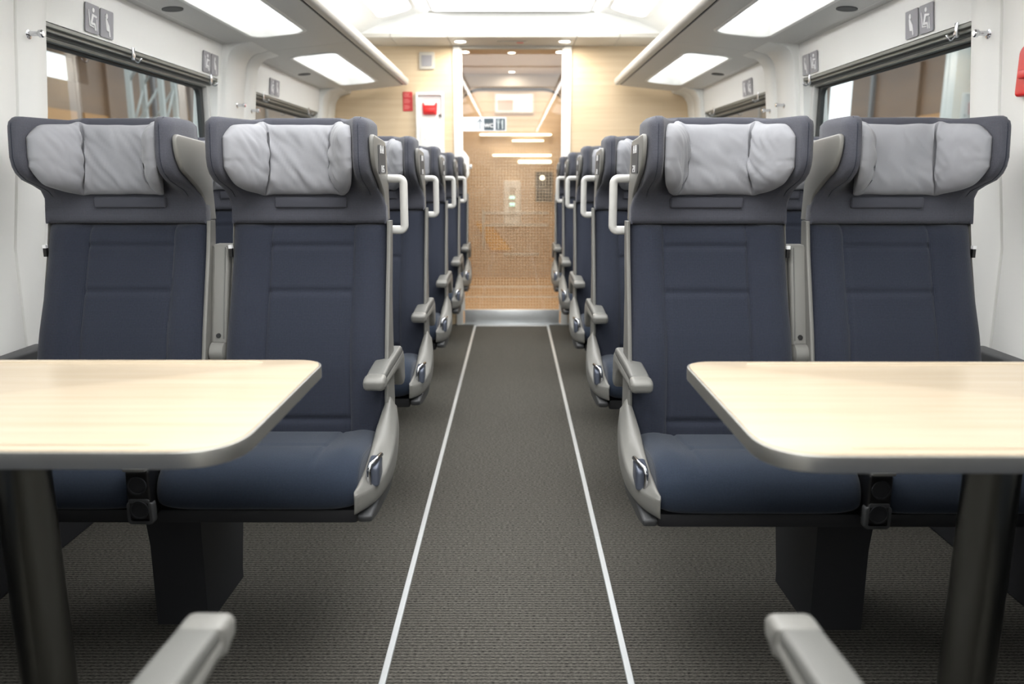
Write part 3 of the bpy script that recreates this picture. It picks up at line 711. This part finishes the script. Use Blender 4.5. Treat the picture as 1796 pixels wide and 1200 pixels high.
def side_geo():
    rows = [[(.203, -.145, .505), (.203, -.235, .480), (.203, -.34, .452), (.203, -.43, .435), (.205, -.50, .424), (.207, -.533, .418)],
            [(.226, -.140, .508), (.236, -.235, .468), (.240, -.31, .440), (.236, -.36, .416), (.230, -.44, .402), (.210, -.537, .414)],
            [(.240, -.135, .478), (.252, -.225, .445), (.256, -.31, .425), (.252, -.37, .402), (.240, -.45, .390), (.212, -.540, .408)],
            [(.246, -.125, .42), (.256, -.215, .385), (.258, -.31, .370), (.252, -.38, .368), (.240, -.46, .368), (.212, -.540, .385)],
            [(.236, -.135, .375), (.244, -.22, .345), (.246, -.31, .340), (.242, -.385, .345), (.232, -.465, .352), (.210, -.537, .366)],
            [(.205, -.135, .37), (.205, -.22, .34), (.205, -.31, .336), (.205, -.385, .34), (.205, -.465, .348), (.203, -.533, .362)]]
    V = [p for r in rows for p in r]; n = 6; Fc = []
    for j in range(5):
        for i in range(5): a = j * n + i; Fc.append((a, a + n, a + n + 1, a + 1))
    Fc.append(tuple(j * n for j in range(6))[::-1]); Fc.append(tuple(j * n + 5 for j in range(6)))
    Fc.append(tuple([0, 1, 2, 3, 4, 5, 35, 34, 33, 32, 31, 30]))
    bm = bmesh.new(); vs = [bm.verts.new(p) for p in V]
    for q in Fc: bm.faces.new([vs[i] for i in q])
    bmesh.ops.recalc_face_normals(bm, faces=bm.faces[:])
    return bm_geo(bm)
def lower_side_geo():
    ol = roundpoly([(-.15, .375), (-.155, .335), (-.25, .305), (-.42, .318), (-.50, .335), (-.505, .352), (-.3, .352)], .02)
    return plate([ol], .03, .006, T(.222, 0, 0) @ YZ)
def handle_geo():
    k = -.037
    pts = [(.212, .020, 1.028)]
    def arc(cx, cz, a0, a1):
        return [(cx + .006 + .012 * math.cos(math.radians(a0 + (a1 - a0) * k / 5)), .020, cz + .012 * math.sin(math.radians(a0 + (a1 - a0) * k / 5))) for k in range(6)]
    pts += [(.225, .020, 1.028)] + arc(.255, 1.016, 90, 0) + arc(.255, .912, 0, -90) + [(.225, .020, .900), (.210, .020, .900)]
    return tube([(x + k, y, z) for x, y, z in pts], .0092, 12, flat=1.25)
def arm_geo():
    ol = roundpoly([(-.292, .558), (-.296, .578), (.03, .590), (.052, .570), (.055, .500), (.03, .488), (.0, .498), (-.03, .540), (-.06, .552)], [.012, .012, .015, .03, .02, .02, .02, .03, .03])
    return plate([ol], .046, .010, T(.218, 0, 0) @ YZ)
def arm_pad():
    ol = roundpoly([(-.262, .574), (-.264, .592), (-.18, .599), (.015, .600), (.03, .580)], [.006, .008, .05, .012, .006])
    return plate([ol], .044, .007, T(.218, 0, 0) @ YZ)
def arm_cap():
    ol = roundpoly([(-.302, .560), (-.306, .582), (-.294, .590), (-.262, .591), (-.260, .556)], [.012, .010, .008, .004, .004])
    return plate([ol], .050, .010, T(.218, 0, 0) @ YZ)
GEO = dict(back_aisle=back_geo(.915), back_window=back_geo(1.0), cushion=(lambda g: ([(x - .014, y, z) for x, y, z in g[0]], g[1], g[2]))(cushion_geo()), head_aisle=head_geo(.915), head_window=head_geo(1.0), shell=shell_geo(), side=xf(side_geo(), T(-.014, 0, 0)), low=xf(lower_side_geo(), T(-.014, 0, 0)), handle=handle_geo(), arm=xf(arm_geo(), T(-.018, 0, 0)), armpad=xf(arm_pad(), T(-.018, 0, 0)), armcap=xf(arm_cap(), T(-.018, 0, 0)), wing=wing_geo(.187, .198))
def number_marks():
    gs = []
    X = .2155
    def bar(y0_, y1_, z0_, z1_): gs.append(box(X - .0005, X + .0005, y0_, y1_, z0_, z1_))
    # two seat figures above, two characters below (too small to read in the photograph)
    for c in (-.044, -.014):
        bar(c - .010, c - .006, 1.095, 1.113); bar(c - .010, c + .006, 1.110, 1.113); bar(c + .003, c + .007, 1.095, 1.111); bar(c - .008, c + .003, 1.101, 1.104)
    bar(-.040, -.035, 1.051, 1.067); bar(-.022, -.006, 1.064, 1.067); bar(-.022, -.017, 1.058, 1.066); bar(-.022, -.006, 1.057, 1.060); bar(-.011, -.006, 1.052, 1.058); bar(-.022, -.006, 1.051, 1.053)
    return join(*gs)
GEO['marks'] = xf(number_marks(), T(-.0150, -.050, -.008))
def make_seat(side, kind, seed, pill=None):
    s = 1 if side == 'left' else -1
    t = thing('passenger_chair', 'x', 'seat')
    mk('seat_cushion', GEO['cushion'], M['navy2'], t, s)
    b = mk('backrest', GEO['back_' + kind], M['navy'], t, s, angle=1.0)
    mk('back_shell', GEO['shell'], M['plastic2'], t, s, angle=.9)
    h = mk('headrest', GEO['head_' + kind], M['greyfab'], t, s, angle=1.1)
    for q in (-1, 1):
        pts = []
        for k in range(26):
            z = .985 + (1.150 - .985) * k / 25; d = hd_par(z); pts.append((q * .1655, y0(z) - d - .0034 * min(1, d / .165), z))
        mk('stitched_seam', tube(pts, .0011, 6), M['navy'], h, s)
    p = mk('pillow', pillow_geo(seed), M['pillow'], t, 1)
    # fabric flap under the pillow
    fx = .016
    mk('pillow_flap', box(fx - .088, fx + .088, y0(.965) - .010, y0(.965) + .002, .958, .984, .004), M['greyfab'], h, s, angle=.8)
    mk('side_trim', strip_geo(.2015, .2105), M['plastic'], t, s, angle=.8)
    nx = .018 if kind == 'aisle' else 0
    mk('side_trim', strip_geo(-.2040 + nx, -.2005 + nx, .016), M['plastic'], t, s, angle=.8)
    w = mk('wing_panel', GEO['wing'], M['plastic'], t, s, angle=.6)
    lx = -.2035 + nx
    ly = y0(.86) + (.004 if kind == 'aisle' else .010)
    mk('care_label', box(lx - .0035, lx + .004, ly - .006, ly + .004, .838, .866), M['black'], b, s, smooth=False)
    mk('label_tip', box(lx - .0040, lx + .0045, ly - .0065, ly + .004, .859, .867), M['signw'], b, s, smooth=False)
    if kind == 'aisle':
        pl = mk('number_plate', plate([rrect(-.125, 1.040, -.025, 1.106, .006)], .003, 0, T(.1985, 0, 0) @ YZ), M['dgrey'], w, s, smooth=False)
        mk('number_marks', GEO['marks'], M['signw'], w, s, smooth=False)
        mk('grab_handle', GEO['handle'], M['handle'], t, s, angle=.9)
        a = mk('armrest', GEO['arm'], M['plastic'], t, s, angle=.7)
        mk('armrest_pad', GEO['armpad'], M['plastic2'], a, s, angle=.7)
        mk('armrest_cap', GEO['armcap'], M['plastic'], a, s, angle=.7)
        sd = mk('side_panel', GEO['side'], M['plastic'], t, s, sub=2)
        ca = sd.data.attributes.get('crease_edge') or sd.data.attributes.new('crease_edge', 'FLOAT', 'EDGE')
        for e in sd.data.edges:
            a_, b_ = sorted(e.vertices)
            if b_ - a_ == 1 and a_ // 6 == b_ // 6 and a_ // 6 in (1, 2): ca.data[e.index].value = 1.0 if a_ // 6 == 2 else .35
            if a_ in (0, 6, 12, 18, 24) and b_ - a_ == 6: ca.data[e.index].value = .6
            if a_ in (5, 11, 17, 23, 29) and b_ - a_ == 6: ca.data[e.index].value = .6
        lv = mk('recline_lever', plate([roundpoly([(-.454, .392), (-.404, .404), (-.396, .446), (-.450, .440)], [.008, .006, .008, .012])], .026, .006, T(.219, 0, 0) @ YZ), M['lever'], sd, s, angle=.7)
        mk('lever_edge', tube([(.213, -.455, .390), (.213, -.460, .408), (.213, -.461, .432), (.216, -.456, .445), (.224, -.440, .449), (.231, -.408, .450)], .0048, 8), M['chrome'], sd, s)
        mk('lower_side_cover', GEO['low'], M['dgrey'], t, s, angle=.7)
        # folded-up middle armrest on the inner side
        shr = Matrix(((1, 0, 0, 0), (0, 1, .25, -.25 * .868), (0, 0, 1, 0), (0, 0, 0, 1)))
        fa = mk('middle_armrest', xf(plate([rrect(-.236, .625, -.193, .868, .006)], .05, .008, T(0, -.020, 0) @ XZ), shr), M['plastic'], t, s, angle=.6)
        mk('pivot_hole', xf(lathe([(.006, 0), (.006, .002)], 14, T(-.2145, -.0455, .648) @ Matrix.Rotation(PI / 2, 4, 'X')), shr), M['black'], fa, s, smooth=False)
        mk('pivot', xf(lathe([(.018, -.022), (.026, -.016), (.026, .016), (.018, .022)], 18), T(-.2145, -.105, .606) @ Matrix.Rotation(PI / 2, 4, 'Y')), M['plastic'], fa, s, angle=.8)
        mk('armrest_edge', xf(box(-.2035, -.2005, -.0465, -.043, .64, .862, .001), shr), M['plastic2'], fa, s, smooth=False)
    else:
        # dark armrest on the window side
        ol = roundpoly([(-.30, .570), (-.302, .604), (.02, .604), (.035, .54), (.02, .50), (-.02, .50), (-.06, .54)], .012)
        mk('window_armrest', plate([ol], .045, .008, T(-.278, 0, 0) @ YZ), M['dgrey'], t, s, angle=.6)
        mk('armrest_pivot', xf(lathe([(.022, -.012), (.026, -.006), (.026, .006), (.022, .012)], 18), T(-.244, .01, .575) @ Matrix.Rotation(PI / 2, 4, 'Y')), M['plastic'], t, s, angle=.8)
    return t
PITCHY = 0.86
XA, XW = 0.500, 0.945
ORD = ['front', 'second', 'third', 'fourth', 'last']
protos = {}
for side in ('left', 'right'):
    sg = -1 if side == 'left' else 1
    dy = 0.0 if side == 'left' else -0.02
    for kind in ('aisle', 'window'):
        rows = range(5) if kind == 'aisle' else range(2)
        for r in rows:
            if (side, kind) not in protos: o = protos[(side, kind)] = make_seat(side, kind, {'left': 3, 'right': 11}[side] + (kind == 'aisle') * 5)
            else: o = copy_tree(protos[(side, kind)])
            o.location = (sg * (XA if kind == 'aisle' else (XW if sg < 0 else XW - .006)), 2.03 + dy + r * PITCHY, 0)
            if kind == 'aisle':
                lb = [f'navy aisle seat at the {side} table, complete with grab handle and crumpled pillow',
                      f'navy aisle seat directly behind the front {side} aisle seat',
                      f'third navy aisle seat in the {side} row counted from the table',
                      f'fourth navy aisle seat in the {side} row counted from the table',
                      f'farthest navy aisle seat of the {side} row, by the glass door'][r]
            else:
                lb = [f'navy window seat at the {side} table with wide grey pillow, by the white wall',
                      f'navy window seat in the second {side} row, glimpsed between the front seats'][r]
            o['label'] = lb; o['group'] = 'navy train seats'
            if kind == 'aisle' and r == 4:
                for ch in list(o.children):
                    if ch.name.startswith('grab_handle'): bpy.data.objects.remove(ch)
for side, other, sg in (('left', 'right', -1), ('right', 'left', 1)):  # unseen window seats, added to block light around the tables
    o = copy_tree(protos[(other, 'window')])
    o.location = (sg * XW, 0.22, 0); o.rotation_euler = (0, 0, PI)
    o['label'] = f'near {side} window seat facing away across the table, just below the frame'; o['group'] = 'navy train seats'
# seats on the near side of the tables, facing away: only their armrests reach into the frame
for side, other, sg in (('left', 'right', -1), ('right', 'left', 1)):
    o = copy_tree(protos[(other, 'aisle')])
    o.location = (sg * (XA + .0), 0.22, 0); o.rotation_euler = (0, 0, PI)
    o['label'] = f'near {side} seat facing away, only its blurred grey armrest visible at bottom {side}'; o['group'] = 'navy train seats'
    for ch in o.children:
        if ch.name.startswith('armrest'): ch.location.y = -0.235

# ------------------------------------------------------------------ pedestals with socket units
def pedestal(side, row, lb):
    s = 1 if side == 'left' else -1; sg = -s
    dy = 0.0 if side == 'left' else -0.02
    t = thing('seat_pedestal', lb, 'seat base', (sg * .747, 2.03 + dy + row * PITCHY, 0), 'pedestals under the double seats')
    rings = []
    for z, a in ((0, 0), (.03, 0), (.20, .0), (.33, .012)):
        rings.append([(-.075 - a, -.33, z), (.045, -.33, z), (.050, -.10 + (.04 * (z > .1)), z), (-.075 - a, -.10 + (.04 * (z > .1)), z)])
    mk('column', loft(rings), M['pan'], t, s, smooth=False)
    mk('crossbeam', box(-.43, .435, -.47, -.08, .318, .350, .008), M['pan'], t, s, angle=.6)
    for xx in (-.10, .03): mk('bolt', lathe([(.010, 0), (.010, .012), (.006, .016)], 12, T(xx, -.38, .304)), M['black'], t, s, angle=.6)
    if row == 0:
        u = mk('socket_unit', join(plate([rrect(-.024, .345, .024, .452, .008)], .05, .005, T(0, -.487, 0) @ XZ), box(-.022, .022, -.46, -.36, .40, .45, .003)), M['black'], t, s, angle=.6)
        mk('socket_rim', plate([rrect(-.027, .335, .027, .385, .010), rrect(-.022, .340, .022, .392, .006)], .02, .003, T(0, -.503, 0) @ XZ), M['dgrey'], u, s, angle=.6)
        mk('top_plate', plate([rrect(-.024, -.522, .024, -.30, .004)], .006, .001, T(0, 0, .4555)), M['plastic'], u, s, angle=.6)
        for zz in (.368, .420):
            mk('socket', lathe([(.0195, 0), (.0195, .003), (.0165, .003), (.0165, -.010), (.004, -.011)], 22, T(0, -.513, zz) @ Matrix.Rotation(PI / 2, 4, 'X')), M['pan'], u, s, angle=.6)
            for q in (-.0095, .0095): mk('socket_pin', lathe([(.0025, 0), (.0025, .004)], 8, T(q, -.504, zz) @ Matrix.Rotation(PI / 2, 4, 'X')), M['chrome'], u, s, smooth=False)
    return t
for side in ('left', 'right'):
    for r in range(4):
        pedestal(side, r, [f'dark pedestal with black socket unit under the front {side} seats', f'dark pedestal under the second {side} pair of seats', f'dark pedestal under the third {side} pair of seats', f'dark pedestal under the fourth {side} pair of seats'][r])
    pedestal(side, 4, f'dark pedestal under the farthest {side} seats by the partition')

# ------------------------------------------------------------------ tables
def table(side):
    s = 1 if side == 'left' else -1
    dy = 0.0 if side == 'left' else -0.012
    xe = .326 if side == 'left' else .318
    t = thing('train_table', f'maple train table with metal edge on the {side} of the aisle', 'table', (-s * .73, 1.16 + dy, 0), 'wall tables beside the aisle')
    x0_, x1_ = -.55, .73 - xe
    ya, yb = -.245, .255
    z = .705
    def ol(i): return roundpoly([(x0_ + i, ya + i), (x1_ - i, ya + i), (x1_ - i, yb - i), (x0_ + i, yb - i)], [.005, .085 - i, .055 - i, .005], 10)
    mk('tabletop', plate([ol(.004)], .014, .001, T(0, 0, z - .006)), M['tabletop'], t, s, angle=.6)
    mk('edge_band', plate([ol(0), ol(.004)], .022, .0012, T(0, 0, z - .0115)), M['edge'], t, s, angle=.6)
    for yy in (ya + .024, yb - .024):
        mk('raised_lip', xf(lathe([(.0022, x0_ + .03), (.0028, x0_ + .04), (.0028, x1_ - .13), (.0015, x1_ - .11)], 10), T(0, yy, z + .0005) @ Matrix.Rotation(PI / 2, 4, 'Y') ), M['tabletop'], t, s, angle=.8)
    mk('underside', plate([ol(.03)], .010, .001, T(0, 0, z - .019)), M['pan'], t, s, angle=.6)
    leg = xf(lathe([(.041, .012), (.037, .03), (.037, z - .035), (.045, z - .024)], 28), T(-.012, 0, 0) @ Matrix.Diagonal((1, 1.2, 1, 1)))
    mk('leg', leg, M['leg'], t, s, angle=.7)
    mk('floor_flange', lathe([(.075, 0), (.075, .008), (.05, .013)], 28), M['leg'], t, s, angle=.6)
    mk('wall_bracket', box(x0_ - .02, x0_ + .02, ya + .05, yb - .05, z - .10, z - .02, .004), M['plastic'], t, s, angle=.6)
table('left'); table('right')

# ------------------------------------------------------------------ pictograms, hooks and pegs on the side walls
person_table = [circ(.002, .024, .0065, 14),
    roundpoly([(-.005, .014), (.022, .010), (.0215, .005), (.003, .006), (-.003, -.010), (.012, -.011), (.018, -.030), (.012, -.031), (.008, -.017), (-.012, -.017), (-.013, -.012)], .002),
    [(-.026, .022), (-.023, .022), (-.016, -.018), (.006, -.021), (.006, -.024), (-.019, -.022)],
    [(.0195, .002), (.023, .002), (.025, -.031), (.0215, -.031)]]
person_back = [circ(-.006, .022, .0065, 14, .008),
    roundpoly([(-.013, .016), (-.004, .012), (.004, .002), (.010, -.004), (.011, -.013), (.017, -.034), (.011, -.035), (.007, -.020), (-.007, -.019), (-.011, -.002)], .002)]
def pictos(sx, y, z, lb):
    """a pair of grey plates; u runs to the viewer's right as seen from the aisle"""
    t = thing('seat_sign', lb, 'sign', (sx * (wx(z)), y, z), 'seat pictograms above the windows')
    du = sx * -1          # left wall (sx=-1): viewer right is +y ; right wall: viewer right is -y
    tilt = Matrix.Rotation(-math.atan(.10) * sx, 4, 'Y')
    P = Matrix(((0, 0, -sx, 0), (du, 0, 0, 0), (0, 1, 0, 0), (0, 0, 0, 1)))
    for q, (fig, nm) in enumerate(((person_table, 'table_pictogram'), (person_back, 'reclining_pictogram'))):
        off = -.043 + .086 * q
        off *= du * (1 if sx < 0 else -1) * (1 if sx < 0 else -1)
        u = (-.043 + .086 * q) if sx < 0 else (.043 - .086 * q)
        pl = mk('plate', plate([rrect(u - .038, -.040, u + .038, .040, .005)], .003, 0, tilt @ T(-sx * .004, 0, 0) @ P), M['sign'], t, smooth=False)
        mk(nm, plate([[(a + u, b) for a, b in ol_] for ol_ in fig], .002, 0, tilt @ T(-sx * .0065, 0, 0) @ P), M['signw'], pl, smooth=False)
for sx in (-1, 1):
    side = 'left' if sx < 0 else 'right'
    for y, lb in ((2.50, f'pair of grey seat pictograms above the near half of the first {side} window'), (3.385, f'pair of grey seat pictograms above the far end of the first {side} window'), (4.265, f'pair of small grey seat pictograms above the second {side} window')):
        pictos(sx, y, 1.484, lb)
    def peg(y, z, lb):
        t = thing('coat_peg', lb, 'coat peg', (sx * (wx(z) - .018), y, z), 'chrome coat pegs on the wall pillars')
        Mx = Matrix.Rotation(-sx * PI / 2, 4, 'Y')
        mk('stem', lathe([(.0135, 0), (.0135, .004), (.006, .006), (.006, .030)], 16, Mx), M['chrome'], t, angle=.6)
        mk('knob', lathe([(.006, .028), (.0095, .031), (.0095, .038), (.007, .041)], 16, Mx), M['chrome'], t, angle=.6)
    peg(2.115, 1.385, f'chrome coat peg on the white pillar at the upper {side} corner')
    peg(3.66, 1.345, f'nearer of two chrome pegs between the {side} windows')
    peg(3.86, 1.338, f'farther of two chrome pegs between the {side} windows')
    def hook(y, lb):
        t = thing('coat_hook', lb, 'coat hook', (sx * 1.222, y, 1.440), 'chrome hooks under the window overhang')
        mk('back_plate', box(-.004, .004, -.008, .008, -.036, .004, .0015), M['chrome'], t, angle=.6)
        d = -sx
        mk('hook', tube([(d * .004, 0, -.028), (d * .006, 0, -.038), (d * .014, 0, -.042), (d * .022, 0, -.038), (d * .026, 0, -.028)], .003, 8), M['chrome'], t)
    for y, lb in ((2.72, f'chrome hook under the middle of the first {side} window overhang'), (3.40, f'chrome hook at the far end of the first {side} window overhang'), (4.1, f'chrome hook at the near end of the second {side} window overhang'), (4.98, f'chrome hook at the far end of the second {side} window overhang')):
        if sx < 0 or y != 2.72: hook(y if not (sx > 0 and False) else y, lb)
        else: hook(2.30, f'chrome hook at the near end of the first {side} window overhang')
t = thing('emergency_box', 'red emergency brake cover cut by the right frame edge on the white wall', 'emergency handle', (1.222, 1.915, 1.275))
mk('cover', plate([roundpoly([(-.06, -.058), (.060, -.058), (.060, .045), (.048, .058), (-.06, .058)], .012)], .02, .006, T(-.010, 0, 0) @ YZ), M['red'], t, angle=.6)
mk('handle', box(-.036, -.020, -.04, .03, -.02, .0, .004), M['red'], t, angle=.6)
t = thing('wall_lock', 'small round metal lock above the red cover on the right wall', 'lock', (1.222, 1.985, 1.378))
mk('cylinder', lathe([(.011, 0), (.011, .006), (.007, .010)], 16, Matrix.Rotation(-PI / 2, 4, 'Y')), M['alu'], t, angle=.6)
mk('slot', box(-.0112, -.0098, -.006, .006, -.001, .001), M['black'], t, smooth=False)

# ------------------------------------------------------------------ station hall outside the windows
brown = wood('brown_cladding', lin(116, 90, 70), lin(84, 67, 57), (.2, .35, 1.6), .6)
amber = mat('amber_lit_facade', lin(160, 112, 58), .6)  # amber colour stands for the orange-lit part of the facade
concrete = mat('grey_concrete', lin(112, 112, 114), .7)
pale = mat('pale_steel', lin(170, 174, 172), .5)
for sx in (-1, 1):
    side = 'left' if sx < 0 else 'right'
    g = thing('station_building', f'brown clad station building outside the {side} windows', 'building', (sx * 6.2, 12, 0))
    holes = [(-.95, .15, 2.36, 2.76)] if sx < 0 else [(3.2, 5.0, 2.0, 2.95)]
    a, b, c, d = holes[0]
    yl, yh = -16, 16
    mk('wall', join(box(0, .3, yl, a, -3, 3.3), box(0, .3, b, yh, -3, 3.3), box(0, .3, a, b, -3, c), box(0, .3, a, b, d, 3.3)), brown, g, s=sx, smooth=False)
    mk('fascia', box(-.15, .0, yl, yh, 3.0, 3.3), concrete, g, s=sx, smooth=False)
    for k in range(12):
        yy = -9 + k * 1.6
        if a - .3 < yy < b + .3: continue
        mk('pilaster', box(-.06, .0, yy, yy + .10, -3, 2.75), concrete if k % 2 else brown, g, s=sx, smooth=False)
    for k in range(3): mk('panel', box(-.03, 0, -1.2 + k * 1.1, -.3 + k * 1.1, 1.2, 1.95), amber, g, s=sx, smooth=False)
    for k in range(3):
        f = mk('window', box(-.05, 0, .1 + k * .35, .38 + k * .35, 1.45, 1.72), concrete, g, s=sx, smooth=False)
        mk('pane', box(-.056, -.05, .13 + k * .35, .35 + k * .35, 1.48, 1.69), M['gasket'], f, s=sx, smooth=False)
    struct(mk('ground_' + side, box(min(sx * 1.6, sx * 30), max(sx * 1.6, sx * 30), -14, 40, -1.05, -1.0), concrete, smooth=False))
t = thing('lattice_mast', 'pale steel lattice mast outside the first left window', 'mast', (-4.6, 10.6, -1))
for dx, dy_ in ((-.2, -.2), (.2, -.2), (-.2, .2), (.2, .2)): mk('post', box(dx - .03, dx + .03, dy_ - .03, dy_ + .03, 0, 5.5), pale, t, smooth=False)
for k in range(9):
    z = .3 + k * .58
    for q in (-.2, .2):
        mk('brace', tube([(q, -.2, z), (q, .2, z + .55)], .016, 6), pale, t)
        mk('brace', tube([(-.2, q, z), (.2, q, z + .55)], .016, 6), pale, t)
t = thing('steel_column', 'pale round column outside the first right window near the pillar', 'column', (5.0, 9.3, -1))
mk('shaft', lathe([(.20, 0), (.17, .1), (.17, 5.2), (.24, 5.5)], 20), pale, t, angle=.6)
mk('collar', lathe([(.19, 1.0), (.19, 1.12)], 20), concrete, t, angle=.6)
